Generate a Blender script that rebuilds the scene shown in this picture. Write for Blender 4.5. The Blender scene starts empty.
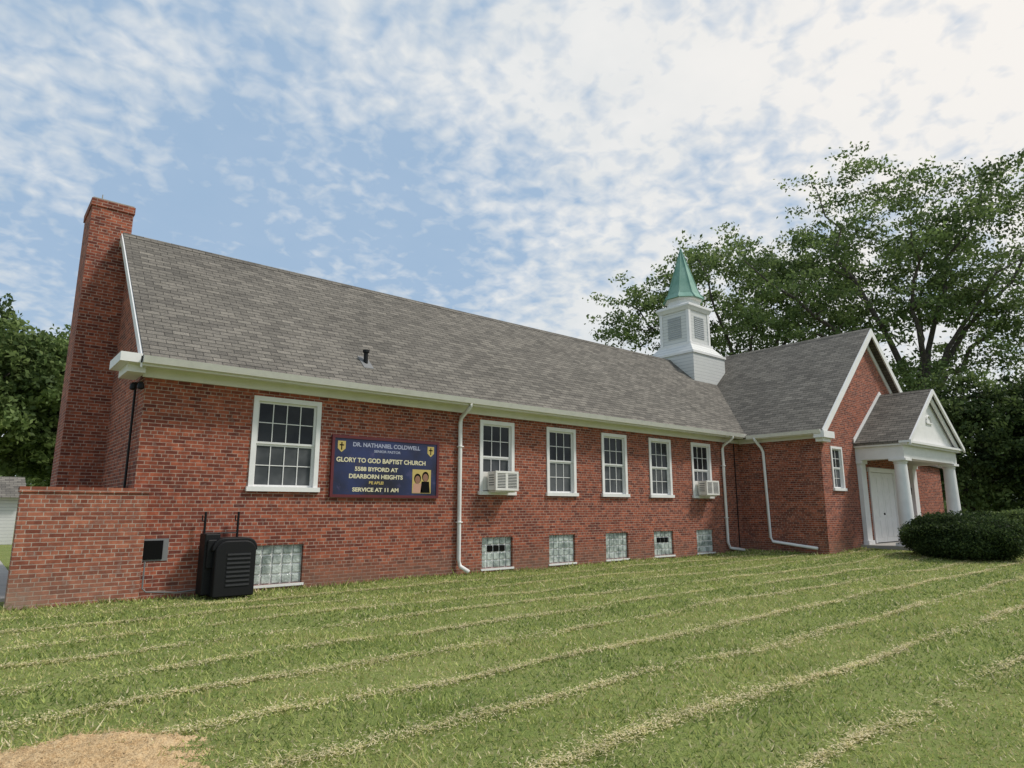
import bpy, math, random
import numpy as np
from mathutils import Vector, Matrix
random.seed(3); rng=np.random.default_rng(7)
scene=bpy.context.scene
scene.view_settings.view_transform='Standard'
scene.view_settings.look='None'
scene.view_settings.exposure=0
COL=scene.collection

# ---------------------------------------------------------------- helpers
class MB:
    def __init__(s): s.v=[]; s.f=[]; s.m=[]
    def add(s,vs,fs,mi=0):
        o=len(s.v); s.v+= [tuple(p) for p in vs]
        for f in fs: s.f.append(tuple(i+o for i in f)); s.m.append(mi)
    def box(s,x0,x1,y0,y1,z0,z1,mi=0):
        s.add([(x0,y0,z0),(x1,y0,z0),(x1,y1,z0),(x0,y1,z0),(x0,y0,z1),(x1,y0,z1),(x1,y1,z1),(x0,y1,z1)],
              [(0,3,2,1),(4,5,6,7),(0,1,5,4),(1,2,6,5),(2,3,7,6),(3,0,4,7)],mi)
    def quad(s,a,b,c,d,mi=0): s.add([a,b,c,d],[(0,1,2,3)],mi)
    def poly(s,pts,mi=0): s.add(pts,[tuple(range(len(pts)))],mi)
    def prism(s,prof,axis,e0,e1,mi=0):
        n=len(prof)
        if axis=='X': vs=[(e0,a,z) for a,z in prof]+[(e1,a,z) for a,z in prof]
        else: vs=[(a,e0,z) for a,z in prof]+[(a,e1,z) for a,z in prof]
        fs=[tuple(range(n)),tuple(range(2*n-1,n-1,-1))]+[(i,(i+1)%n,n+(i+1)%n,n+i) for i in range(n)]
        s.add(vs,fs,mi)
    def rings(s,rs,mi=0,cap=True):
        n=len(rs[0]); vs=[p for r in rs for p in r]; fs=[]
        for k in range(len(rs)-1):
            for i in range(n):
                j=(i+1)%n; fs.append((k*n+i,k*n+j,(k+1)*n+j,(k+1)*n+i))
        if cap:
            fs.append(tuple(range(n-1,-1,-1))); fs.append(tuple((len(rs)-1)*n+i for i in range(n)))
        s.add(vs,fs,mi)
    def lathe(s,cx,cy,prof,n=24,rot=0,mi=0):
        s.rings([[(cx+r*math.cos(rot+2*math.pi*i/n),cy+r*math.sin(rot+2*math.pi*i/n),z) for i in range(n)] for r,z in prof],mi)
    def tube(s,pts,rad,n=6,mi=0):
        pts=[Vector(p) for p in pts]; rs=[]
        if not hasattr(rad,'__len__'): rad=[rad]*len(pts)
        for i,p in enumerate(pts):
            d=(pts[min(i+1,len(pts)-1)]-pts[max(i-1,0)])
            if d.length<1e-6: d=Vector((0,0,1))
            d.normalize()
            up=Vector((0,0,1)) if abs(d.z)<.9 else Vector((1,0,0))
            a=d.cross(up).normalized(); b=d.cross(a)
            rs.append([p+(a*math.cos(2*math.pi*k/n)+b*math.sin(2*math.pi*k/n))*rad[i] for k in range(n)])
        s.rings(rs,mi)
    def obj(s,name,mats,parent=None,smooth=False,bevel=0):
        me=bpy.data.meshes.new(name); me.from_pydata(s.v,[],s.f)
        if not hasattr(mats,'__len__'): mats=[mats]
        for m in mats: me.materials.append(m)
        me.polygons.foreach_set('material_index',s.m)
        import bmesh
        bm=bmesh.new(); bm.from_mesh(me); bmesh.ops.recalc_face_normals(bm,faces=bm.faces) ; bm.to_mesh(me); bm.free()
        if smooth: me.polygons.foreach_set('use_smooth',[True]*len(me.polygons))
        me.update()
        o=bpy.data.objects.new(name,me); COL.objects.link(o)
        if parent: o.parent=parent
        if bevel:
            b=o.modifiers.new('b','BEVEL'); b.width=bevel; b.segments=2; b.limit_method='ANGLE'
        return o
def npmesh(name,V,F,mats,mi=None,parent=None):
    me=bpy.data.meshes.new(name); k=F.shape[1]
    me.vertices.add(len(V)); me.vertices.foreach_set('co',V.astype(np.float32).ravel())
    me.loops.add(F.size); me.loops.foreach_set('vertex_index',F.astype(np.int32).ravel())
    me.polygons.add(len(F)); me.polygons.foreach_set('loop_start',np.arange(0,F.size,k,dtype=np.int32))
    for m in mats: me.materials.append(m)
    if mi is not None: me.polygons.foreach_set('material_index',mi.astype(np.int32))
    me.update(calc_edges=True); me.validate()
    o=bpy.data.objects.new(name,me); COL.objects.link(o)
    if parent: o.parent=parent
    return o
def empty(name):
    e=bpy.data.objects.new(name,None); COL.objects.link(e); return e

# ---------------------------------------------------------------- materials
class NT:
    def __init__(s,name):
        s.m=bpy.data.materials.new(name); s.m.use_nodes=True; s.t=s.m.node_tree; s.n=s.t.nodes
        s.b=s.n['Principled BSDF']; s.out=s.n['Material Output']
    def nd(s,t,**k):
        x=s.n.new(t)
        for a,b in k.items(): setattr(x,a,b)
        return x
    def lk(s,a,b): s.t.links.new(a,b)
    def math(s,op,a,b=None,c=None):
        x=s.nd('ShaderNodeMath',operation=op)
        for i,v in enumerate((a,b,c)):
            if v is None: continue
            if isinstance(v,(int,float)): x.inputs[i].default_value=v
            else: s.lk(v,x.inputs[i])
        return x.outputs[0]
    def mix(s,f,a,b,bt='MIX'):
        x=s.nd('ShaderNodeMix',data_type='RGBA',blend_type=bt)
        for sock,v in ((x.inputs[0],f),(x.inputs[6],a),(x.inputs[7],b)):
            if isinstance(v,(int,float)): sock.default_value=v
            elif isinstance(v,tuple): sock.default_value=(*v,1) if len(v)==3 else v
            else: s.lk(v,sock)
        return x.outputs[2]
    def noise(s,scale,detail=4,vec=None,rough=.5):
        x=s.nd('ShaderNodeTexNoise'); x.inputs['Scale'].default_value=scale; x.inputs['Detail'].default_value=detail
        x.inputs['Roughness'].default_value=rough
        if vec is None: vec=s.pos()
        s.lk(vec,x.inputs['Vector']); return x.outputs['Fac']
    def pos(s):
        if not hasattr(s,'_p'): s._p=s.nd('ShaderNodeNewGeometry')
        return s._p.outputs['Position']
    def ramp(s,f,a,b,lo=0.,hi=1.):
        x=s.nd('ShaderNodeMapRange'); x.inputs[1].default_value=a; x.inputs[2].default_value=b
        x.inputs[3].default_value=lo; x.inputs[4].default_value=hi; s.lk(f,x.inputs[0]); return x.outputs[0]
    def wallvec(s,zmul=1.):
        s.pos(); sp=s.nd('ShaderNodeSeparateXYZ'); s.lk(s._p.outputs['Position'],sp.inputs[0])
        sn=s.nd('ShaderNodeSeparateXYZ'); s.lk(s._p.outputs['True Normal'],sn.inputs[0])
        ax=s.math('ABSOLUTE',sn.outputs[0]); ay=s.math('ABSOLUTE',sn.outputs[1])
        f=s.math('GREATER_THAN',ax,ay)
        d=s.math('MULTIPLY',s.math('SUBTRACT',sp.outputs[1],sp.outputs[0]),f)
        u=s.math('ADD',sp.outputs[0],d)
        c=s.nd('ShaderNodeCombineXYZ'); s.lk(u,c.inputs[0]); s.lk(s.math('MULTIPLY',sp.outputs[2],zmul),c.inputs[1])
        s.z=sp.outputs[2]; return c.outputs[0]
    def bump(s,h,st,dist=.01):
        x=s.nd('ShaderNodeBump'); x.inputs['Strength'].default_value=st; x.inputs['Distance'].default_value=dist
        s.lk(h,x.inputs['Height']); s.lk(x.outputs[0],s.b.inputs['Normal'])
    def color(s,c):
        if isinstance(c,tuple): s.b.inputs['Base Color'].default_value=(*c,1)
        else: s.lk(c,s.b.inputs['Base Color'])
    def rough(s,r): s.b.inputs['Roughness'].default_value=r
def brickmat(name,c1,c2,mort,fade=0.):
    t=NT(name); v=t.wallvec()
    b=t.nd('ShaderNodeTexBrick',offset=.5,squash=.5,squash_frequency=6); t.lk(v,b.inputs['Vector'])
    b.inputs['Scale'].default_value=1; b.inputs['Brick Width'].default_value=.21; b.inputs['Row Height'].default_value=.0677
    b.inputs['Mortar Size'].default_value=.0068; b.inputs['Mortar Smooth'].default_value=.2; b.inputs['Bias'].default_value=0.
    b.inputs['Color1'].default_value=(*c1,1); b.inputs['Color2'].default_value=(*c2,1); b.inputs['Mortar'].default_value=(*mort,1)
    n1=t.noise(8,2); n2=t.noise(.6,4); n3=t.noise(45,1)
    col=t.mix(t.ramp(n1,.35,.65),b.outputs['Color'],(.46,.40,.42),'MULTIPLY')
    x=t.mix(.65,b.outputs['Color'],col)
    x=t.mix(t.ramp(n2,.3,.72,0,.55),x,(.64,.58,.55),'MULTIPLY')
    x=t.mix(t.ramp(n3,.4,.7,0,.3),x,(1.4,1.35,1.3),'MULTIPLY')
    zf=t.math('MULTIPLY',t.ramp(t.z,.0,.7,.75,0.),t.ramp(n2,.3,.65))
    x=t.mix(zf,x,(.33,.25,.19) if fade else (.22,.14,.10))
    x=t.mix(t.ramp(n1,.60,.8,0,.25+fade),x,(.42,.33,.28))
    t.color(x); t.rough(.9); t.b.inputs['Specular IOR Level'].default_value=.25
    t.bump(t.math('SUBTRACT',t.math('MULTIPLY',n3,.3),b.outputs['Fac']),.5,.008)
    return t.m
M_brick=brickmat('red_brick',(.45,.130,.070),(.165,.047,.034),(.47,.35,.285))
M_brick2=brickmat('weathered_brick',(.47,.175,.105),(.25,.080,.050),(.50,.40,.33),.15)
def paint(name,c,rough=.5,dirt=.25,sc=3,spec=.5):
    t=NT(name); n=t.noise(sc,5,rough=.65)
    d=tuple(q*.62 for q in c)
    t.color(t.mix(t.ramp(n,.45,.75,0,dirt),c,d)); t.rough(rough)
    t.b.inputs['Specular IOR Level'].default_value=spec
    return t.m
M_white=paint('white_paint',(.78,.765,.75))
M_gutter=paint('gutter_paint',(.74,.71,.67),.45,.35,5)
M_dark=paint('dark_interior',(.008,.008,.008),.9,.1,3,.05)
M_black=paint('black_metal',(.010,.010,.011),.5,.3,3,.22)
M_grey=paint('grey_metal',(.20,.20,.20),.6,.3,3,.2)
M_concrete=paint('concrete',(.36,.34,.31),.9,.5,2)
def shingle():
    t=NT('asphalt_shingles'); v=t.wallvec(1.0)
    b=t.nd('ShaderNodeTexBrick',offset=.5); t.lk(v,b.inputs['Vector'])
    b.inputs['Scale'].default_value=1; b.inputs['Brick Width'].default_value=.30; b.inputs['Row Height'].default_value=.09
    b.inputs['Mortar Size'].default_value=.010; b.inputs['Mortar Smooth'].default_value=.8
    b.inputs['Color1'].default_value=(.190,.176,.156,1); b.inputs['Color2'].default_value=(.118,.110,.099,1); b.inputs['Mortar'].default_value=(.036,.034,.032,1)
    mp=t.nd('ShaderNodeMapping'); t.lk(v,mp.inputs[0]); mp.inputs['Scale'].default_value=(2.2,11.,1.)
    nb=t.noise(1.,3,mp.outputs[0])
    x=t.mix(t.ramp(nb,.35,.65,0,.9),b.outputs['Color'],(.70,.70,.71),'MULTIPLY')
    x=t.mix(t.ramp(t.noise(.45,4),.35,.7,0,.5),x,(.74,.74,.74),'MULTIPLY')
    n3=t.noise(50,2)
    x=t.mix(t.ramp(n3,.35,.7,0,.9),x,(1.75,1.7,1.6),'MULTIPLY')
    t.color(x); t.rough(.95); t.b.inputs['Specular IOR Level'].default_value=.15
    t.bump(t.math('SUBTRACT',n3,b.outputs['Fac']),.5,.012); return t.m
M_shingle=shingle()
def siding(c=(.66,.66,.64)):
    t=NT('white_clapboard'); v=t.wallvec()
    sp=t.nd('ShaderNodeSeparateXYZ'); t.lk(v,sp.inputs[0])
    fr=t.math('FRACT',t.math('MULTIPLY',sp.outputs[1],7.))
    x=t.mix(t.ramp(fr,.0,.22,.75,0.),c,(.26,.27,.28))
    x=t.mix(t.ramp(t.noise(3,5),.4,.8,0,.25),x,(.5,.5,.5))
    t.color(x); t.rough(.5); t.bump(fr,.5,.02); return t.m
M_siding=siding()
def copper():
    t=NT('green_copper'); n=t.noise(2.5,5,rough=.65)
    t.color(t.mix(t.ramp(n,.35,.7),(.13,.28,.22),(.24,.40,.33))); t.rough(.7); return t.m
M_copper=copper()
def glass():
    t=NT('window_glass'); n=t.noise(1.5,3)
    t.color(t.mix(t.ramp(n,.4,.6),(.010,.011,.013),(.028,.03,.033))); t.rough(.05)
    t.b.inputs['Specular IOR Level'].default_value=.22
    t.bump(t.noise(2.5,1),.05,.02); return t.m
M_glass=glass()
def screen():
    t=NT('window_screen'); n=t.noise(1.8,3)
    t.color(t.mix(t.ramp(n,.4,.6),(.05,.055,.06),(.10,.105,.11))); t.rough(.5); t.b.inputs['Specular IOR Level'].default_value=.25; return t.m
M_screen=screen()
def block():
    t=NT('glass_block'); n=t.noise(5,2); 
    t.color(t.mix(t.ramp(n,.35,.65),(.18,.22,.20),(.55,.60,.56))); t.rough(.2); t.bump(t.noise(28,1),.5,.02); return t.m
M_block=block()

# ---------------------------------------------------------------- church
church=empty('brick_church')
YF=13.0; X0=2.3; X1=21.7; YW=10.0; X2=30.5; XC=26.1
frame=MB(); glassm=MB(); blocks=MB()
def wall_holes(mb,x0,x1,z0,z1,y,holes,dep=.12):
    xs=sorted({x0,x1}|{h[0] for h in holes}|{h[1] for h in holes}); zs=sorted({z0,z1}|{h[2] for h in holes}|{h[3] for h in holes})
    for i in range(len(xs)-1):
        for j in range(len(zs)-1):
            a,b,c,d=xs[i],xs[i+1],zs[j],zs[j+1]; mx,mz=(a+b)/2,(c+d)/2
            if any(h[0]<mx<h[1] and h[2]<mz<h[3] for h in holes): continue
            mb.quad((a,y,c),(b,y,c),(b,y,d),(a,y,d))
    for a,b,c,d in holes:
        mb.quad((a,y,c),(a,y+dep,c),(a,y+dep,d),(a,y,d)); mb.quad((b,y,c),(b,y,d),(b,y+dep,d),(b,y+dep,c))
        mb.quad((a,y,c),(b,y,c),(b,y+dep,c),(a,y+dep,c)); mb.quad((a,y,d),(a,y+dep,d),(b,y+dep,d),(b,y,d))
def window(x0,x1,z0,z1,y,cols,rows,fw=.095,ac=False):
    f=frame.box
    f(x0,x0+fw,y-.03,y+.1,z0+.09,z1); f(x1-fw,x1,y-.03,y+.1,z0+.09,z1)
    f(x0+fw,x1-fw,y-.027,y+.1,z1-fw,z1); f(x0-.04,x1+.04,y-.07,y+.1,z0,z0+.09)
    a,b,c,d=x0+fw,x1-fw,z0+.09,z1-fw; zm=(c+d)/2
    sw=.04
    for (c0,d0,yy,mi) in ((zm,d,y+.03,0),(c,zm,y+.055,1)):
        f(a,a+sw,yy,yy+.03,c0,d0); f(b-sw,b,yy,yy+.03,c0,d0)
        f(a+sw,b-sw,yy+.002,yy+.03,d0-sw,d0); f(a+sw,b-sw,yy+.002,yy+.03,c0,c0+sw)
        glassm.quad((a,yy+.022,c0),(b,yy+.022,c0),(b,yy+.022,d0),(a,yy+.022,d0),mi)
        for k in range(1,cols):
            xx=a+sw+(b-a-2*sw)*k/cols; f(xx-.008,xx+.008,yy+.006,yy+.021,c0+sw,d0-sw)
        for k in range(1,rows):
            zz=c0+sw+(d0-c0-2*sw)*k/rows
            for q in range(cols):
                xa=a+sw+(b-a-2*sw)*q/cols+.008; xb=a+sw+(b-a-2*sw)*(q+1)/cols-.008
                f(xa,xb,yy+.008,yy+.021,zz-.008,zz+.008)
wins=[(4.22,5.62)]+[(c-.56,c+.56) for c in (10.37,12.65,14.85,17.05,19.30)]
bas=[(4.41,5.41)]+[(c-.49,c+.49) for c in (10.40,12.65,14.88,17.08,19.32)]
holes=[(a,b,1.87,3.74) for a,b in wins]+[(a,b,.10,.84) for a,b in bas]
w=MB()
wall_holes(w,X0,X1,-.3,4.3,YF,holes)
RY=16.5; EV=4.16; RZ=7.76; EY=12.5; SL=(RZ-EV)/(RY-EY); YB=2*RY-YF
zc=EV+SL*(YF-EY)-.14
w.poly([(X0,YF,-.3),(X0,YB,-.3),(X0,YB,zc),(X0,RY,RZ-.14),(X0,YF,zc)])
w.quad((X0,YB,-.3),(X1+4,YB,-.3),(X1+4,YB,zc),(X0,YB,zc))
w.quad((X1,YF,-.3),(X1,YW,-.3),(X1,YW,4.35),(X1,YF,4.35))
WEV=4.1; WRZ=8.35; WH=4.8; WS=(WRZ-WEV)/WH
zw=WEV+WS*(X1-(XC-WH))-.14
dx0,dx1=25.4,27.6
wall_holes(w,X1,X2,-.3,zw,YW,[(22.4,23.25,2.12,3.62),(dx0,dx1,-.29,2.85)])
w.poly([(X1,YW,zw),(X2,YW,zw),(XC,YW,WRZ-.14)])
w.quad((X2,YW,-.3),(X2,22,-.3),(X2,22,zw),(X2,YW,zw))
w.quad((X1+4,22,-.3),(X2,22,-.3),(X2,22,zw),(X1+4,22,zw)); w.poly([(X1,22,zw),(X2,22,zw),(XC,22,WRZ-.14)])
w.quad((X1+4,YB,-.3),(X1+4,22,-.3),(X1+4,22,zw),(X1+4,YB,zw))
w.box(X2+.003,33.3,YW+.15,16.,-.3,3.35)
w.box(1.50,X0+.02,16.60,17.85,-.3,8.30); w.box(1.475,X0+.045,16.575,17.875,8.30,8.47)
w.obj('brick_walls',M_brick,church)
v=MB(); v.prism([(X2+.003,3.9),(33.55,3.38),(33.55,3.26),(X2+.003,3.36)],'Y',YW+.0,16.2); v.obj('vestibule_roof',M_shingle,church)
c=MB(); c.box(1.50,X0+.02,16.60,17.85,8.471,8.50); c.tube([(1.7,16.9,8.5),(1.7,16.9,8.72)],.012); c.obj('chimney_cap',M_concrete,church)
for (a,b) in wins[:1]: window(a,b,1.87,3.74,YF,4,2)
for (a,b) in wins[1:]: window(a,b,1.87,3.74,YF,3,2)
window(22.4,23.25,2.12,3.62,YW,2,2,.08)
for i,(a,b) in enumerate(bas):
    frame.quad((a,YF+.075,.1),(b,YF+.075,.1),(b,YF+.075,.84),(a,YF+.075,.84))
    n=5; m=4
    for p in range(n):
        for q in range(m):
            wx=(b-a)/n; hz=.74/m; g=.018
            mi=0
            if i in (1,4) and p in (1,2,3) and q==2: mi=1
            blocks.box(a+p*wx+g,a+(p+1)*wx-g,YF+.05,YF+.074,.1+q*hz+g,.1+(q+1)*hz-g,mi)
    frame.box(a-.03,b+.03,YF-.03,YF+.1,.05,.098)
blocks.obj('glass_block_windows',[M_block,M_dark],church,bevel=.006)
def gable_roof(axis,cen,half,ze,zr,e0,e1,name,th=.13,cap=True):
    r=MB()
    for sgn in (-1,1):
        r.prism([(cen,zr),(cen+sgn*half,ze),(cen+sgn*half,ze-th),(cen,zr-th)],axis,e0,e1)
    o=r.obj(name,M_shingle,church)
    k=MB(); k.prism([(cen-.13,zr-.13*(zr-ze)/half+.012),(cen,zr+.022),(cen+.13,zr-.13*(zr-ze)/half+.012),(cen,zr-.06)],axis,e0,e1); k.obj(name+'_ridge',M_shingle,church)
gable_roof('X',RY,RY-EY,EV,RZ,X0-.16,XC,'main_roof')
gable_roof('Y',XC,WH,WEV,WRZ,YW-.28,22.3,'wing_roof')
t=MB()
t.box(X0-.06,X1,YF-.035,YF-.001,3.86,4.12)
t.box(X0-.06,X1-.3,EY+.08,YF-.036,4.03,4.06)
t.box(X0-.16,X1-.3,EY+.04,EY+.079,3.98,4.12)
t.box(1.80,X0-.165,EY+.02,YF+.60,4.02,4.18); t.box(X0-.164,X0-.002,YF-.0,YF+.60,4.02,4.18); t.box(1.95,X0-.07,EY+.2,YF+.55,3.88,4.018)
for sg in (-1,1):
    t.prism([(RY,RZ-.02),(RY+sg*(RY-EY-.02),EV-.02),(RY+sg*(RY-EY-.02),EV-.22),(RY,RZ-.22)],'X',X0-.19,X0-.162)
t.box(X1-.035,X1-.001,YW,YF-.05,3.84,4.1); t.box(XC-WH+.08,X1-.036,YW-.26,YF-.4,4.0,4.03); t.box(XC-WH+.04,XC-WH+.079,YW-.28,YF-.5,3.93,4.07)
for sg in (-1,1):
    t.prism([(XC,WRZ-.02),(XC+sg*(WH-.01),WEV-.02),(XC+sg*(WH-.01),WEV-.30),(XC,WRZ-.32)],'Y',YW-.33,YW-.282)
    t.prism([(XC,WRZ-.32),(XC+sg*(WH-.2),WEV-.13),(XC+sg*(WH-.2),WEV-.34),(XC,WRZ-.55)],'Y',YW-.05,YW-.002)
t.box(XC-WH-.02,X1+.35,YW-.35,YW-.003,3.82,4.04); t.box(XC-WH+.1,X1+.25,YW-.25,YW-.004,3.7,3.818)
t.box(X2-.35,XC+WH+.02,YW-.35,YW-.003,3.82,4.04)
t.obj('white_trim',M_white,church)
g=MB()
g.prism([(EY-.09,EV-.02),(EY+.035,EV-.02),(EY+.035,EV-.14),(EY-.05,EV-.14)],'X',X0-.16,X1-.35)
g.prism([(XC-WH-.09,WEV-.02),(XC-WH+.035,WEV-.02),(XC-WH+.035,WEV-.14),(XC-WH-.05,WEV-.14)],'Y',YW-.25,EY-.1)
g.obj('gutters',M_gutter,church)
d=MB()
def spout(pts,r=.05): 
    d.tube(pts,r,8)
spout([(9.17,EY+.0,4.05),(9.17,EY+.02,3.95),(9.17,YF-.1,3.72),(9.17,YF-.07,3.6),(9.17,YF-.07,.35),(9.2,YF-.1,.2),(9.32,YF-.28,.08)])
spout([(20.55,EY+.0,4.05),(20.55,EY+.02,3.95),(20.55,YF-.1,3.72),(20.55,YF-.07,3.6),(20.55,YF-.07,.38),(20.62,YF-.1,.2),(21.1,YF-.35,.12)])
spout([(XC-WH-.02,12.1,4.0),(XC-WH,12.1,3.9),(X1-.09,12.05,3.65),(X1-.07,12.0,3.5),(X1-.07,11.95,.55),(X1-.09,11.85,.42),(X1-.15,10.3,.26)])
for x,z in ((9.17,3.0),(9.17,1.2),(20.55,3.),(20.55,1.2)): d.box(x-.065,x+.065,YF-.128,YF-.004,z,z+.03)
d.obj('downspouts',M_white,church,smooth=True)
p=MB(); p.tube([(X0-.05,13.6,3.85),(X0-.05,13.6,1.9)],.022,8); p.tube([(X0-.05,13.25,3.8),(X0-.12,13.2,3.72)],.02)
p.lathe(2.13,13.1,[(.03,3.62),(.06,3.64),(.05,3.72),(.02,3.76)],12); p.lathe(2.22,12.93,[(.03,3.62),(.06,3.64),(.05,3.72),(.02,3.76)],12)
p.tube([(21.35,YF-.03,3.85),(21.35,YF-.03,.1)],.018,6)
p.obj('floodlights_and_pipe',M_black,church)
v=MB(); v.box(2.50,2.93,YF-.012,YF-.001,.64,1.02,1); v.box(2.53,2.84,YF-.03,YF-.013,.67,.99,0); v.obj('wall_vent',[M_dark,M_grey],church)
v=MB(); v.tube([(2.56,YF-.12,.64),(2.56,YF-.12,.2),(2.62,YF-.12,.14),(3.1,YF-.14,.1),(3.45,YF-.14,.12)],.014,6); v.obj('conduit',M_grey,church)
v=MB(); vy=13.2; zr0=EV+SL*(vy-EY); 
v.lathe(6.7,vy,[(.05,zr0-.1),(.05,zr0+.24)],12); v.lathe(6.7,vy,[(.075,zr0+.24),(.075,zr0+.30)],12,mi=0)
v.prism([(vy-.18,zr0-.18*SL+.004),(vy+.19,zr0+.19*SL+.004),(vy+.19,zr0+.19*SL+.016),(vy-.18,zr0-.18*SL+.016)],'X',6.58,6.82,1); v.obj('roof_vent_pipe',[M_black,M_grey],church)

# ---- portico
PC=27.0; PH=2.75; PE=3.82; PZ=5.85; PY=8.2
gable_roof('Y',PC,PH,PE,PZ,PY-.02,YW-.001,'portico_roof',.1)
q=MB()
q.box(PC-2.65,PC-2.2,PY+.22,YW-.002,3.22,3.66); q.box(PC+2.2,PC+2.65,PY+.22,YW-.002,3.22,3.66)
q.box(PC-2.2,PC+2.2,PY+.223,PY+.66,3.223,3.657)
q.box(PC-2.2,PC+2.2,PY+.66,YW-.003,3.45,3.5)
q.box(PC-PH+.02,PC+PH-.02,PY+.06,YW-.003,3.661,3.72)
q.box(PC-PH-.03,PC+PH+.03,PY-.02,PY+.3,3.722,3.80); 
q.poly([(PC-PH+.1,PY+.2,3.8),(PC+PH-.1,PY+.2,3.8),(PC,PY+.2,PZ-.12)])
for sg in (-1,1):
    q.prism([(PC,PZ+.0),(PC+sg*(PH+.02),PE),(PC+sg*(PH+.02),PE-.16),(PC,PZ-.17)],'Y',PY-.08,PY-.022)
    q.prism([(PC,PZ-.17),(PC+sg*(PH-.1),PE-.09),(PC+sg*(PH-.32),PE-.09),(PC,PZ-.33)],'Y',PY+.04,PY+.12)
q.tube([(PC+.26*math.cos(math.pi*k/12),PY+.18,4.62+.26*math.sin(math.pi*k/12)) for k in range(13)],.028,6)
q.box(PC-.29,PC+.29,PY+.15,PY+.19,4.58,4.62)
q.obj('portico_entablature',M_white,church)
q=MB()
for sg in (-1,1):
    q.prism([(PC,PZ+.01),(PC+sg*PH,PE+.01),(PC+sg*PH,PE+.15),(PC,PZ+.15)],'Y',YW-.05,YW-.012)
q.obj('portico_flashing',M_white,church)
q=MB()
for x in (PC-2.42,PC+2.42):
    q.lathe(x,PY+.44,[(.30,.40),(.30,.46),(.26,.50),(.235,.56),(.23,1.4),(.195,3.02),(.20,3.04),(.225,3.07),(.20,3.09),(.25,3.14)],28)
    q.box(x-.31,x+.31,PY+.13,PY+.75,.30,.40); q.box(x-.27,x+.27,PY+.17,PY+.71,3.14,3.22)
    q.box(x-.2,x+.2,YW-.14,YW-.002,.44,3.1); q.box(x-.25,x+.25,YW-.19,YW-.002,.3,.44); q.box(x-.25,x+.25,YW-.19,YW-.002,3.1,3.22)
co=q.obj('portico_columns',M_white,church)
q=MB(); q.box(24.1,29.9,PY-.05,YW-.002,-.2,.30); q.box(24.6,29.4,PY-.4,PY-.051,-.2,.17); q.obj('porch_slab',M_concrete,church)
q=MB(); zb=.31; zt=2.85
q.box(dx0-.12,dx0+.02,YW-.05,YW+.08,zb,zt); q.box(dx1-.02,dx1+.12,YW-.05,YW+.08,zb,zt); q.box(dx0-.2,dx1+.2,YW-.08,YW+.08,zt,zt+.16)
for a,b in ((dx0+.02,(dx0+dx1)/2-.006),((dx0+dx1)/2+.006,dx1-.02)):
    q.box(a,b,YW+.03,YW+.07,zb+.01,zt)
    for cx0,cx1 in ((a+.12,(a+b)/2-.05),((a+b)/2+.05,b-.12)):
        for z0,z1 in ((.5,1.1),(1.22,2.0),(2.12,2.68)): q.box(cx0,cx1,YW+.018,YW+.029,z0,z1)
q.obj('entrance_doors',M_white,church,bevel=.008)
q=MB(); q.box(dx0,dx1,YW+.11,YW+.12,-.2,2.85); q.lathe((dx0+dx1)/2-.1,YW-.0,[(.02,1.3),(.035,1.33),(.02,1.37)],10)
q.lathe(28.6,YW-.15,[(.03,2.0),(.08,2.05),(.1,2.3),(.03,2.4)],8); q.box(28.57,28.63,YW-.15,YW-.002,2.38,2.42)
q.obj('door_hardware',M_dark,church)

# ---- steeple
SX,SY=23.8,16.5
def sq(h,z): return [(SX-h,SY-h,z),(SX+h,SY-h,z),(SX+h,SY+h,z),(SX-h,SY+h,z)]
s=MB(); s.rings([sq(1.16,6.3),sq(1.16,8.02),sq(1.10,8.10),sq(.86,8.40)]); s.obj('steeple_base',M_siding,church)
s=MB(); s.rings([sq(.74,8.40),sq(.74,10.1)]); s.obj('steeple_tower',M_siding,church)
s=MB(); s.rings([sq(1.21,7.93),sq(1.21,8.03)]);s.rings([sq(.84,8.40),sq(.84,8.52)])
s.rings([sq(.78,9.98),sq(.83,10.08),sq(.87,10.14),sq(.87,10.22),sq(.78,10.28)])
for a,b in ((-1,-1),(1,-1),(1,1),(-1,1)):
    s.box(SX+a*.70-.07,SX+a*.70+.07,SY+b*.70-.07,SY+b*.70+.07,8.52,9.98)
s.lathe(SX,SY,[(.72,10.28),(.72,10.52),(.82,10.56),(.82,10.62)],8,math.pi/8); s.obj('steeple_trim',M_white,church)
s=MB()
for k in range(11):
    z=8.78+k*.09
    s.box(SX-.34,SX+.34,SY-.765,SY-.741,z,z+.05); s.box(SX-.765,SX-.741,SY-.34,SY+.34,z,z+.05)
    s.box(SX+.741,SX+.765,SY-.34,SY+.34,z,z+.05)
s.obj('steeple_louvers',paint('louvre_grey',(.36,.38,.40)),church)
s=MB(); s.lathe(SX,SY,[(.92,10.62),(.89,10.66),(.74,10.85),(.60,11.25),(.03,13.05)],8,math.pi/8)
for k in range(8):
    a=math.pi/8+k*math.pi/4; cs,sn=math.cos(a),math.sin(a)
    s.tube([(SX+cs*r,SY+sn*r,z) for r,z in ((.92,10.64),(.74,10.86),(.60,11.26),(.03,13.07))],.022,5)
s.lathe(SX,SY,[(.05,13.0),(.06,13.07),(.015,13.15),(.01,13.25)],8); s.obj('steeple_spire',M_copper,church)
frame.obj('window_frames',M_white,church)
glassm.obj('window_panes',[M_glass,M_screen],church)

# ---------------------------------------------------------------- low wall
lw=MB(); lw.box(.72,2.52,YF-.10,YF+.22,-.3,1.80); lw.box(.70,2.54,YF-.12,YF+.24,1.80,1.885)
bw=lw.obj('brick_garden_wall',M_brick2)

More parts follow.
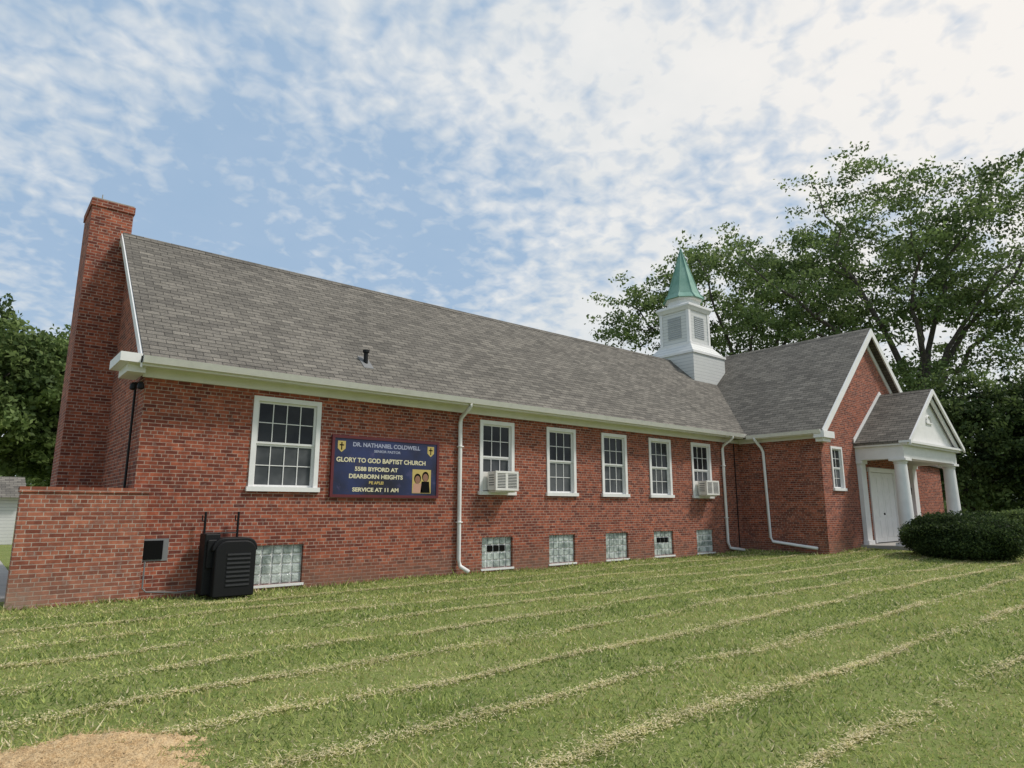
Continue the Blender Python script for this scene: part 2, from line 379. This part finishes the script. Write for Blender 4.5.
# ---------------------------------------------------------------- banner
ban=empty('church_banner')
def banmat():
    t=NT('banner_print'); n=t.noise(1.3,5); n2=t.noise(5,5,rough=.65)
    x=t.mix(t.ramp(n,.35,.7),(.006,.007,.022),(.018,.03,.11))
    x=t.mix(t.ramp(n2,.58,.75,0,.55),x,(.10,.085,.19)); x=t.mix(t.ramp(n2,.30,.42,.5,0),x,(.05,.03,.02)); t.color(x); t.rough(.45); return t.m
bx0,bx1,bz0,bz1=5.94,8.51,1.83,3.02
b=MB(); b.box(bx0,bx1,YF-.05,YF-.035,bz0,bz1); b.obj('banner_sheet',banmat(),ban)
b=MB()
for a in ((bx0-.06,bx0,bz0-.06,bz1+.06),(bx1,bx1+.06,bz0-.06,bz1+.06)): b.box(a[0],a[1],YF-.065,YF-.002,a[2],a[3])
b.box(bx0,bx1,YF-.062,YF-.002,bz0-.06,bz0); b.box(bx0,bx1,YF-.062,YF-.002,bz1,bz1+.06)
b.obj('banner_frame',paint('banner_frame_paint',(.11,.012,.018)),ban)
M_gold=paint('gold_ink',(.50,.38,.12),.5,.1); M_cream=paint('cream_ink',(.68,.62,.42),.5,.1); M_pale=paint('pale_ink',(.34,.36,.48),.5,.1)
def text(body,x,z,size,mat,sx=1.,off=.004):
    cu=bpy.data.curves.new('lettering','FONT'); cu.body=body; cu.size=size; cu.align_x='CENTER'; cu.offset=off; cu.extrude=.001
    cu.materials.append(mat); o=bpy.data.objects.new('lettering',cu); COL.objects.link(o); o.parent=ban
    o.location=(x,YF-.053,z); o.rotation_euler=(math.pi/2,0,0); o.scale=(sx,1,1)
text('DR. NATHANIEL COLDWELL',7.2,2.86,.125,M_pale,1.05)
text('SENIOR PASTOR',7.2,2.75,.075,M_pale,1.2,.002)
text('GLORY TO GOD BAPTIST CHURCH',7.1,2.52,.135,M_cream,1.03)
text('5588 BYFORD AT',6.95,2.34,.12,M_cream,1.15)
text('DEARBORN HEIGHTS',6.95,2.18,.125,M_cream,1.1)
text('BE ABLE!',6.95,2.06,.085,M_gold,1.1)
text('SERVICE AT 11 AM',6.95,1.90,.115,M_cream,1.2)
b=MB()
for cx in (6.10,8.34):
    b.poly([(cx-.09,YF-.0535,2.96),(cx+.09,YF-.0535,2.96),(cx+.09,YF-.0535,2.80),(cx,YF-.0535,2.72),(cx-.09,YF-.0535,2.80)],0)
    b.box(cx-.012,cx+.012,YF-.056,YF-.0537,2.77,2.93,1); b.box(cx-.05,cx-.0125,YF-.056,YF-.0537,2.86,2.885,1); b.box(cx+.0125,cx+.05,YF-.056,YF-.0537,2.86,2.885,1)
b.obj('banner_emblems',[M_gold,M_dark],ban)
b=MB(); b.box(7.86,8.36,YF-.053,YF-.0505,1.88,2.42,0)
def disc(mb,x,z,rx,rz,y,mi): mb.poly([(x+rx*math.cos(k*math.pi/10),y,z+rz*math.sin(k*math.pi/10)) for k in range(20)],mi)
for x,z in ((8.00,2.2),(8.21,2.25)):
    b.poly([(x-.13,YF-.0545,1.89),(x+.13,YF-.0545,1.89),(x+.1,YF-.0545,z-.1),(x-.1,YF-.0545,z-.1)],2 if x>8.1 else 3)
    disc(b,x,z+.012,.092,.115,YF-.0555,2); disc(b,x,z-.012,.07,.09,YF-.0565,1)
b.obj('banner_portrait',[M_gold,paint('portrait_skin',(.26,.13,.08),.6,.2,20),M_dark,paint('portrait_dress',(.5,.28,.2),.6)],ban)

# ---------------------------------------------------------------- AC units
def acunit(xc,z0,name):
    e=empty(name); y0=YF-.42; y1=YF-.08; a,b=xc-.36,xc+.36; z1=z0+.46
    m=MB(); m.box(a,b,y0+.02,y1,z0,z1); m.box(a-.01,b+.01,y0,y0+.019,z1-.05,z1+.01); m.box(a-.01,b+.01,y0,y0+.019,z0-.01,z0+.05)
    m.box(a-.01,a+.05,y0,y0+.019,z0+.05,z1-.05); m.box(b-.05,b+.01,y0,y0+.019,z0+.05,z1-.05)
    m.box(xc-.47,xc+.47,YF-.02,YF+.02,z0,z1); m.box(xc-.05,xc+.03,y0+.004,y0+.0195,z0+.05,z1-.05)
    o=m.obj('casing',M_gutter,e,bevel=.006)
    m=MB(); m.box(a+.05,b-.05,y0+.012,y0+.0198,z0+.05,z1-.05)
    for k in range(5): 
        m.box(a-.004,a-.001,y0+.08,y1-.06,z0+.12+k*.06,z0+.14+k*.06); 
    m.obj('coil',M_screen,e)
    m=MB()
    for k in range(9):
        z=z0+.075+k*.038; m.box(a+.05,xc-.05,y0+.003,y0+.011,z,z+.014); m.box(xc+.03,b-.05,y0+.003,y0+.011,z,z+.014)
    m.box(a+.05,b-.05,y0+.08,y1,z0-.05,z0-.005)
    m.obj('grille',M_gutter,e)
acunit(10.37,1.98,'window_air_conditioner'); acunit(19.30,1.98,'window_air_conditioner.001')

# ---------------------------------------------------------------- black unit
bu=empty('black_utility_cabinet')
def rbox(mb,x0,x1,y0,y1,z0,z1,top=.16,mi=0):
    prof=[(x0,z0),(x1,z0)]; 
    for k in range(7):
        a=k*math.pi/12; prof.append((x1-top+top*math.cos(a),z1-top+top*math.sin(a)))
    for k in range(7):
        a=math.pi/2+k*math.pi/12; prof.append((x0+top+top*math.cos(a),z1-top+top*math.sin(a)))
    mb.prism(prof,'Y',y0,y1,mi)
m=MB(); rbox(m,3.54,4.24,12.30,12.75,.02,.98,.2); rbox(m,3.50,4.28,12.36,12.70,.80,1.03,.2)
m.box(3.40,3.66,12.5,12.85,.05,1.10); m.box(3.44,3.6,12.45,12.5,.5,1.0)
m.obj('cabinet_body',M_black,bu,bevel=.02)
m=MB()
for k in range(8): m.box(3.74,4.14,12.285,12.299,.2+k*.075,.232+k*.075)
m.box(4.241,4.255,12.4,12.65,.25,.7)
m.obj('louvres',paint('dark_grey_plastic',(.03,.03,.033),.5),bu)
m=MB()
for x in (3.47,4.05):
    m.tube([(x,12.85,-.1),(x,12.85,1.48)],.022,8); m.tube([(x-.05,12.85,1.32),(x-.05,12.85,1.42)],.012,6); m.tube([(x-.05,12.85,1.32),(x,12.85,1.32)],.012,6)
m.tube([(3.47,12.85,1.1),(4.05,12.85,1.1)],.015,6)
m.obj('posts',M_black,bu)

# ---------------------------------------------------------------- ground
def sm(t): 
    t=np.clip(t,0,1); return t*t*(3-2*t)
def gz(x,y):
    x=np.asarray(x,float); y=np.asarray(y,float)
    z=.19*sm((x-19)/6.)*sm((y-2)/6.)
    z=z+.018*np.sin(x*.9+1.3*np.sin(y*.7))*np.sin(y*1.1+.5)+.008*np.sin(2.3*x+y*1.7)
    return z
xs=np.concatenate([np.linspace(-500,-12,20),np.linspace(-11.6,46,193),np.linspace(47,600,24)])
ys=np.concatenate([np.linspace(-300,-6,14),np.linspace(-5.7,28,113),np.linspace(29,700,26)])
GX,GY=np.meshgrid(xs,ys); nx=len(xs); ny=len(ys)
V=np.stack([GX,GY,gz(GX,GY)],-1).reshape(-1,3)
I=(np.arange(ny-1)[:,None]*nx+np.arange(nx-1)[None,:]).ravel()
F=np.stack([I,I+1,I+1+nx,I+nx],1)
def groundmat():
    t=NT('lawn_soil'); n=t.noise(.8,5); n2=t.noise(14,4); n3=t.noise(90,2)
    x=t.mix(t.ramp(n,.35,.65),(.16,.21,.055),(.23,.27,.085))
    x=t.mix(t.ramp(n2,.45,.7,0,.6),x,(.30,.27,.14)); x=t.mix(t.ramp(n3,.4,.6,0,.5),x,(.10,.12,.035))
    t.color(x); t.rough(.95); t.b.inputs['Specular IOR Level'].default_value=.1; t.bump(n3,.6,.03); return t.m
npmesh('ground',V,F,[groundmat()])
dv=MB(); dv.box(-4.5,1.1,14.2,60,-.1,.06); dv.obj('driveway',M_concrete)

# grass blades
def gmat(name,c,tr=.35):
    t=NT(name); n=t.noise(2.2,2)
    x=t.mix(t.ramp(n,.3,.7),c,tuple(q*.74 for q in c)); t.color(x); t.rough(.6); t.b.inputs['Specular IOR Level'].default_value=.25
    tl=t.nd('ShaderNodeBsdfTranslucent'); t.lk(x,tl.inputs[0]); mx=t.nd('ShaderNodeMixShader'); mx.inputs[0].default_value=tr
    t.lk(t.b.outputs[0],mx.inputs[1]); t.lk(tl.outputs[0],mx.inputs[2]); t.lk(mx.outputs[0],t.out.inputs[0]); return t.m
G=[gmat('grass_light',(.50,.55,.17)),gmat('grass_mid',(.36,.43,.12)),gmat('grass_dark',(.18,.25,.068)),gmat('grass_straw',(.84,.73,.47)),gmat('grass_yellow',(.62,.57,.25))]
stripes=np.arange(2.05,12.6,1.07)
def pn(x,y,s=1.): return (np.sin(x*s*1.3+2*np.sin(y*s*.9))+np.sin(y*s*1.7+1.5*np.sin(x*s*1.1+1))+np.sin((x+y)*s*2.9))/3
N=480000
r=rng.uniform(2.6,34,N); a=np.radians(rng.uniform(50-60,50+56,N))
x=r*np.cos(a); y=r*np.sin(a)
ok=(y<12.93)&~((x>21.6)&(y>9.95))&~((x>24)&(x<30)&(y>7.7))
SXc,SYc=.42,4.85
def sawf(X,Y): return ((X-SXc)/.98)**2+((Y-SYc)/.80)**2+.30*pn(X,Y,2.6)+.12*pn(X,Y,9)
ok&=(sawf(x,y)>.95+rng.normal(0,.09,N))
x,y,r=x[ok],y[ok],r[ok]; n=len(x)
hh=rng.uniform(.018,.050,n)*(1+.35*pn(x,y,1.2)+.2*pn(y,x,5)); 
near_wall=(y>12.7)|((x>21.3)&(y>9.7)); hh=np.where(near_wall,hh*2.0,hh)
tuft=rng.uniform(0,1,n)<.02; hh=np.where(tuft,hh*1.8,hh)
wd=(.0028+.00075*r)*rng.uniform(.7,1.3,n); th=rng.uniform(0,2*np.pi,n); ln=rng.uniform(.3,1.4,n)*hh; ta=rng.uniform(0,2*np.pi,n)
band=(np.floor((y-2.05)/1.07)%2)
clump=pn(x,y,6.1)*pn(y+3,x,4.3)
u=rng.uniform(0,1,n)+.14*pn(x,y,.8)+.22*(band-.5)+.10*pn(x,y,3.3)+.22*clump
mi=np.select([u<.24,u<.58,u<.87],[2,1,0],4)
dry=rng.uniform(0,1,n)<(.05+.10*np.clip(pn(x,y,1.7)*pn(y,x,2.6)*2,0,1)); mi=np.where(dry,3,mi)
z=gz(x,y)-.004
P0=np.stack([x-np.cos(th)*wd,y-np.sin(th)*wd,z],1);P1=np.stack([x+np.cos(th)*wd,y+np.sin(th)*wd,z],1)
P2=np.stack([x+np.cos(ta)*ln,y+np.sin(ta)*ln,z+hh],1)
# dry clippings left in rows by the mower
Ns=420000
sx=rng.uniform(-4,34,Ns); k=rng.integers(0,len(stripes),Ns)
kk=k*2.399
wmod=.55+.7*np.clip(pn(sx,kk,.9)+.4,0,1.2)
core=rng.uniform(0,1,Ns)<.62
off=np.where(core,rng.normal(0,.045,Ns),rng.normal(0,.13,Ns))*wmod
sy=stripes[k]+.07*np.sin(sx*.33+kk*3)+.035*np.sin(sx*1.7+kk*5)+.03*pn(sx,kk,7.)+off
msk=.65*pn(sx+kk*7,kk*3.1,.55)+.45*pn(sx,kk*5.,3.2)+.55*pn(sx*2.1+kk,sy*3,6.5)+rng.normal(0,.22,Ns)+.32
dist=np.hypot(sx,sy); okk=(msk>0)&(sy<12.6)&(rng.uniform(0,1,Ns)<5./np.maximum(dist,3.))&~((sx>21.5)&(sy>9.9))&~((sx>23.8)&(sy>7.7))
sx,sy,dist,core=sx[okk],sy[okk],dist[okk],core[okk]; m_=len(sx)
sa=rng.uniform(0,2*np.pi,m_); L=rng.uniform(.012,.045,m_); sw=(.0020+.0006*dist); sz=gz(sx,sy)+rng.uniform(.012,.042,m_)
Q0=np.stack([sx-np.sin(sa)*sw,sy+np.cos(sa)*sw,sz],1);Q1=np.stack([sx+np.sin(sa)*sw,sy-np.cos(sa)*sw,sz],1);Q2=np.stack([sx+np.cos(sa)*L,sy+np.sin(sa)*L,sz+rng.uniform(-.010,.014,m_)],1)
P0=np.vstack([P0,Q0]);P1=np.vstack([P1,Q1]);P2=np.vstack([P2,Q2])
mi=np.concatenate([mi,np.where(rng.uniform(0,1,m_)<.65,3,4)])
T=len(P0); V=np.stack([P0,P1,P2],1).reshape(-1,3); F=np.arange(T*3).reshape(-1,3)
npmesh('grass',V,F,G,mi)

# sawdust mound
def sawmat(name,a,b_):
    t=NT(name); n=t.noise(70,4,rough=.7); n2=t.noise(8,4)
    x=t.mix(t.ramp(n,.35,.65),a,b_); x=t.mix(t.ramp(n2,.4,.65,0,.5),x,(.78,.60,.36))
    t.color(x); t.rough(.95); t.bump(n,.8,.02); return t.m
M_saw=sawmat('sawdust',(.38,.23,.10),(.74,.54,.30)); M_saw2=sawmat('wood_chip_dark',(.22,.12,.05),(.42,.26,.12))
gx=np.linspace(-1.0,1.8,190); gy=np.linspace(3.5,6.1,170); GX,GY=np.meshgrid(gx,gy)
H=np.clip(1.05-sawf(GX,GY),-.3,1)*.09+.018*pn(GX,GY,11)+.012*pn(GY,GX,31)+rng.normal(0,.005,GX.shape)
V=np.stack([GX,GY,gz(GX,GY)+H],-1).reshape(-1,3)
I=(np.arange(169)[:,None]*190+np.arange(189)[None,:]).ravel(); F=np.stack([I,I+1,I+191,I+190],1)
o=npmesh('sawdust_pile',V,F,[M_saw]); o.data.polygons.foreach_set('use_smooth',[True]*len(F))
nc=26000; cx=rng.normal(SXc,.70,nc); cy=rng.normal(SYc,.58,nc)
pc=sawf(cx,cy); k=pc<1.1+rng.exponential(.28,nc); cx,cy,pc=cx[k],cy[k],pc[k]
cz=gz(cx,cy)+np.clip(1.05-pc,0,1)*.09+.018*pn(cx,cy,11)+rng.uniform(.008,.030,len(cx)); n=len(cx)
A=rng.normal(0,1,(n,3)); A/=np.linalg.norm(A,axis=1)[:,None]; A[:,2]*=.3; B=rng.normal(0,1,(n,3)); B[:,2]*=.3; B/=np.linalg.norm(B,axis=1)[:,None]
C=np.stack([cx,cy,cz],1); s=rng.uniform(.004,.014,n)[:,None]
V=np.stack([C-A*s,C+B*s*.5,C+A*s],1).reshape(-1,3)
npmesh('wood_chips',V,np.arange(n*3).reshape(-1,3),[M_saw,M_saw2],(rng.uniform(0,1,n)<.25).astype(int),parent=o)

# ---------------------------------------------------------------- trees
def leafmat(name,c,tr=.42):
    t=NT(name); n=t.noise(.55,2)
    x=t.mix(t.ramp(n,.35,.65),tuple(q*.7 for q in c),tuple(q*1.15 for q in c))
    t.color(x); t.rough(.6); t.b.inputs['Specular IOR Level'].default_value=.2
    tl=t.nd('ShaderNodeBsdfTranslucent'); t.lk(x,tl.inputs[0]); mx=t.nd('ShaderNodeMixShader'); mx.inputs[0].default_value=tr
    t.lk(t.b.outputs[0],mx.inputs[1]); t.lk(tl.outputs[0],mx.inputs[2]); t.lk(mx.outputs[0],t.out.inputs[0]); return t.m
LM=[leafmat('leaf_a',(.14,.20,.065)),leafmat('leaf_b',(.21,.28,.095)),leafmat('leaf_c',(.085,.13,.042))]
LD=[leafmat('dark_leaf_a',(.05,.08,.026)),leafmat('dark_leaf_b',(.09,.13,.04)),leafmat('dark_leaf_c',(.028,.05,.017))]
def bark():
    t=NT('bark'); n=t.noise(6,5,rough=.7); t.color(t.mix(t.ramp(n,.35,.65),(.045,.036,.03),(.12,.10,.085))); t.rough(.95); return t.m
M_bark=bark()
def leaves(C,size,mats,mi,name,parent,rg):
    n=len(C); A=rg.normal(0,1,(n,3)); A/=np.linalg.norm(A,axis=1)[:,None]
    B=np.cross(A,rg.normal(0,1,(n,3))); B/=np.linalg.norm(B,axis=1)[:,None]
    s=(size*rg.uniform(.6,1.3,n))[:,None]
    V=np.stack([C-A*s,C+B*s*.55,C+A*s,C-B*s*.55],1).reshape(-1,3)
    return npmesh(name,V,np.arange(n*4).reshape(-1,4),mats,mi,parent)
def tree(name,base,blobs,ncl,nper,size,seed,csig=(1.0,.38),trunk_r=.45,fork=.3,mats=LM,nl=9,inner=.45):
    rg=np.random.default_rng(seed); e=empty(name); base=np.array(base,float)
    top=max(b[2]+b[5] for b in blobs)
    wgt=np.array([b[3]*b[4]*b[5] for b in blobs]); wgt=wgt/wgt.sum()
    pts=[]
    while len(pts)<ncl:
        b=blobs[rg.choice(len(blobs),p=wgt)]; d=rg.normal(0,1,3); d/=np.linalg.norm(d)
        rr=(rg.uniform(inner**3,1))**(1/3.); pts.append((b[0]+d[0]*b[3]*rr,b[1]+d[1]*b[4]*rr,b[2]+d[2]*b[5]*rr))
    pts=np.array(pts); mb=MB()
    fz=top*fork; cen=np.average([[b[0],b[1],b[2]] for b in blobs],axis=0,weights=wgt)
    fk=np.array([cen[0]*.15,cen[1]*.15,fz])
    mb.tube([base+(0,0,-.3),base+(0,0,fz*.3)+rg.normal(0,.08,3),base+fk*.7,base+fk],[trunk_r*1.35,trunk_r,trunk_r*.9,trunk_r*.85],10)
    idx=[int(rg.integers(len(pts)))]
    for _ in range(nl-1):
        dm=np.min([np.linalg.norm(pts-pts[i],axis=1) for i in idx],axis=0); idx.append(int(dm.argmax()))
    nodes=[];nr=[]
    for i in idx:
        tip=pts[i]*.93+cen*.07; L=np.linalg.norm(tip-fk); m=8
        ctrl=fk+(tip-fk)*.45+np.array([0,0,L*.16])+rg.normal(0,L*.05,3)
        ps=[]
        for k in range(m+1):
            t=k/m; p=(1-t)**2*fk+2*t*(1-t)*ctrl+t*t*tip
            if 0<k<m: p=p+rg.normal(0,L*.016,3)
            ps.append(p)
        rad=[trunk_r*.5*(1-t)**1.1+.03 for t in np.linspace(0,1,m+1)]
        mb.tube([base+p for p in ps],rad,7)
        for k in range(1,m+1): nodes.append(ps[k]); nr.append(rad[k])
    nodes=list(nodes); order=np.argsort(np.linalg.norm(pts-fk,axis=1))
    for i in order:
        p=pts[i]; nn=np.array(nodes); dd=np.linalg.norm(nn-p,axis=1)+np.where(nn[:,2]>p[2]+.3,2.5,0)+.18*np.linalg.norm(nn-fk,axis=1)
        j=int(dd.argmin()); q=nn[j]; L=np.linalg.norm(p-q)
        if L<.25: continue
        c=(p+q)/2+np.array([0,0,L*.12])+rg.normal(0,L*.07,3); r0=min(nr[j]*.6,.03+.018*L)
        mb.tube([base+q,base+(q*.45+c*.55)+rg.normal(0,L*.02,3),base+(c*.5+p*.5),base+p],[r0,r0*.75,r0*.5,.014],5)
        nodes.append((c+p)/2); nr.append(r0*.5); nodes.append(p); nr.append(r0*.4)
    mb.obj('trunk_and_limbs',M_bark,e,smooth=True)
    cnt=(nper*rg.uniform(.35,1.5,ncl)).astype(int)
    ci=np.repeat(np.arange(ncl),cnt); n=len(ci)
    off=rg.normal(0,1,(ncl,6,3))*np.array([csig[0],csig[0],csig[1]*1.3])
    sp=rg.integers(0,6,n); C=pts[ci]+off[ci,sp]*.82+rg.normal(0,1,(n,3))*np.array([csig[0]*.36,csig[0]*.36,csig[1]*.42])
    tone=rg.integers(0,3,(ncl,6)); mi=np.where(rg.uniform(0,1,n)<.7,tone[ci,sp],rg.integers(0,3,n))
    leaves(base+C,size,mats,mi,'foliage',e,rg)
    return e
tree('locust_tree',(42.8,13.8,0),[(-1,1,17.6,6,6,6.0),(4,-4,16.5,5.5,5.5,6.0),(-5,5,14.5,4.5,4.5,4.5),(6,-6,11,5,5,4.5),(0,0,11,5,5,3)],240,235,.125,12,(1.05,.36),.36,.30,nl=13)
tree('locust_tree.001',(40.5,24.5,0),[(0,0,15.6,5,5,5.6),(-4,3.8,13.5,3.6,3.6,4.6),(4,-3.5,16,4.5,4.5,5)],165,235,.135,23,(1.0,.38),.34,.3,nl=10)
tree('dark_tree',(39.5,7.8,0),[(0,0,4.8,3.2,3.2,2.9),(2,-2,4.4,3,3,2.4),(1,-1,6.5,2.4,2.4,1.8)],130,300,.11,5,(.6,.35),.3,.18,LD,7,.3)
tree('dark_tree.001',(39.0,10.6,0),[(0,0,4.0,2.6,2.8,3.4),(-.5,1,6.6,2.2,2.2,2.2)],110,270,.11,15,(.6,.38),.2,.16,LM,7,.3)
tree('maple_tree',(-1.5,70,0),[(0,0,11.8,7,7,6.8),(5,0,11,5,5,6),(-5,-2,9,6,6,6)],210,250,.25,31,(1.0,.7),.5,.2,LM,9,.5)
tree('maple_tree.001',(8,74,0),[(0,0,12,5.5,6,6.6),(0,0,7,5,5,5)],140,260,.25,37,(1.1,.7),.5,.2,LM,8,.5)
rg=np.random.default_rng(77)
cs=[]
for i in range(360):
    if i<230: bx,by=rg.uniform(80,135),rg.uniform(-30,60)
    else: bx,by=rg.uniform(-60,45),rg.uniform(105,120)
    h=7+4*math.sin(bx*.13+by*.21)+rg.uniform(-2,2)
    n=120; c=rg.normal(0,1,(n,3))*np.array([2.2,2.2,2.4])+np.array([bx,by,max(1.5,rg.uniform(.2,1)*h)]); cs.append(c)
C=np.vstack(cs); leaves(C,.55,LM,rg.integers(0,3,len(C)),'distant_trees',None,rg)
# bushes
def bush(name,cx,cy,rx,ry,h,n,size,mats,seed):
    rg=np.random.default_rng(seed); e=empty(name); z0=float(gz(cx,cy))
    def surf(d,k=1.):
        lump=1+.09*np.sin(d[:,0]*5+seed)*np.sin(d[:,1]*6)+.07*np.sin(d[:,2]*7+d[:,0]*9)
        s=np.sign(d)*np.abs(d)**.9
        return np.stack([cx+s[:,0]*rx*lump*k,cy+s[:,1]*ry*lump*k,z0+h*.44+s[:,2]*h*.54*lump*k],1)
    d=rg.normal(0,1,(n,3)); d/=np.linalg.norm(d,axis=1)[:,None]
    C=surf(d)+rg.normal(0,.04,(n,3)); C=C-(C-np.array([cx,cy,z0+h/2]))*rg.uniform(0,.18,n)[:,None]
    C=C[C[:,2]>z0-.02]
    leaves(C,size,mats,rg.integers(0,3,len(C)),'foliage',e,rg)
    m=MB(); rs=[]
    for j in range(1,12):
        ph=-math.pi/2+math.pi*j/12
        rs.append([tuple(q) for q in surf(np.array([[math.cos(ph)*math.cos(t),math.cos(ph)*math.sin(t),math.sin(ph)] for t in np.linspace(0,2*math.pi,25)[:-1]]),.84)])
    m.rings(rs); m.obj('dark_inner_core',LD[2],e,smooth=True)  # solid dark green core filling the bush behind its leaves
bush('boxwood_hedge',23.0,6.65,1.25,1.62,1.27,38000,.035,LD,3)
bush('boxwood_hedge.001',31.5,6.6,1.6,1.8,1.3,20000,.045,LM,9)
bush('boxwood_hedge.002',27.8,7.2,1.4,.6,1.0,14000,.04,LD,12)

# ---------------------------------------------------------------- neighbouring buildings
def garage(name,x0,x1,y0,y1,h,rz,axis='X'):
    e=empty(name); m=MB(); m.box(x0,x1,y0,y1,-.1,h); 
    m.obj('walls',M_siding,e)
    m=MB()
    ym=(y0+y1)/2; m.prism([(y0-.4,h-.05),(ym,rz),(y1+.4,h-.05)],'X',x0-.3,x1+.3); m.obj('roof',M_shingle,e)
    m=MB(); w=(x1-x0)*.36
    for k in range(2):
        a=x0+.5+k*(w+.8)
        for j in range(4): m.box(a,a+w,y0-.03,y0-.002,.06+j*.48,.52+j*.48)
    m.obj('garage_doors',M_white,e,bevel=.01)
garage('garage',-6.5,1.95,36,42,2.05,3.0)
garage('white_house',58,70,5,14,3.0,5.2)

# ---------------------------------------------------------------- world + light
EL=math.radians(52); AZ=math.radians(-42)
sd=Vector((math.cos(AZ)*math.cos(EL),math.sin(AZ)*math.cos(EL),math.sin(EL)))
wd_=bpy.data.worlds.new('World'); scene.world=wd_; wd_.use_nodes=True; nt=wd_.node_tree; N_=nt.nodes; bg=N_['Background']
class WN(NT):
    def __init__(s): s.t=nt; s.n=N_
W=WN()
sky=W.nd('ShaderNodeTexSky',sky_type='NISHITA'); sky.sun_disc=False; sky.sun_elevation=EL; sky.sun_rotation=math.pi/2-AZ
sky.air_density=1.; sky.dust_density=1.2; sky.ozone_density=1.5
tc=W.nd('ShaderNodeTexCoord'); sp=W.nd('ShaderNodeSeparateXYZ'); W.lk(tc.outputs['Generated'],sp.inputs[0])
zz=W.math('ADD',W.math('MAXIMUM',sp.outputs[2],0.0),.25)
cb=W.nd('ShaderNodeCombineXYZ'); W.lk(W.math('DIVIDE',sp.outputs[0],zz),cb.inputs[0]); W.lk(W.math('DIVIDE',sp.outputs[1],zz),cb.inputs[1])
uv=cb.outputs[0]
big=W.noise(1.3,3,uv); mid=W.noise(5.5,4,uv,.6)
nfine=W.nd('ShaderNodeTexNoise'); nfine.inputs['Scale'].default_value=21; nfine.inputs['Detail'].default_value=3; nfine.inputs['Roughness'].default_value=.5; nfine.inputs['Distortion'].default_value=.3
W.lk(uv,nfine.inputs['Vector']); fine=nfine.outputs['Fac']
cov=W.math('ADD',W.math('ADD',W.math('MULTIPLY',big,.95),W.math('MULTIPLY',mid,.55)),W.math('MULTIPLY',fine,.8))
cov=W.math('ADD',cov,W.math('MULTIPLY',sp.outputs[0],.15))
vb=W.nd('ShaderNodeVectorMath',operation='DOT_PRODUCT'); W.lk(tc.outputs['Generated'],vb.inputs[0]); vb.inputs[1].default_value=(.27,.88,.39)
cov=W.math('SUBTRACT',cov,W.ramp(vb.outputs['Value'],.90,1.0,0,.24))
fac=W.ramp(cov,.93,1.30,0.15,.97)
vt=W.nd('ShaderNodeVectorMath',operation='DOT_PRODUCT'); W.lk(tc.outputs['Generated'],vt.inputs[0]); vt.inputs[1].default_value=(math.cos(math.radians(5))*.8,math.sin(math.radians(5))*.8,.6)
glow=W.math('POWER',W.math('MAXIMUM',vt.outputs['Value'],0.),6.)
ccol=W.mix(W.ramp(mid,.3,.7),(6.4,7.0,7.4),(8.1,8.3,8.4))
ccol=W.mix(glow,ccol,(9.6,9.2,8.7))
skc=W.mix(.85,sky.outputs[0],(3.2,4.9,7.1))
res=W.mix(fac,skc,ccol)
haze=W.ramp(sp.outputs[2],0.,.30,.5,0.); res=W.mix(haze,res,(6.2,7.0,7.7))
W.lk(res,bg.inputs['Color']); bg.inputs['Strength'].default_value=.1
L=bpy.data.lights.new('sun','SUN'); L.energy=3.1; L.angle=math.radians(10); L.color=(1.,.95,.88)
so=bpy.data.objects.new('sun',L); COL.objects.link(so); so.rotation_euler=sd.to_track_quat('Z','Y').to_euler()

# ---------------------------------------------------------------- camera
cam=bpy.data.cameras.new('camera'); co=bpy.data.objects.new('camera',cam); COL.objects.link(co)
cam.lens=22.85; cam.sensor_width=36; cam.clip_end=2000; cam.clip_start=.05
co.location=(0,0,1.55); co.rotation_euler=(math.radians(90+10.8),0,math.radians(50.1-90))
scene.camera=co
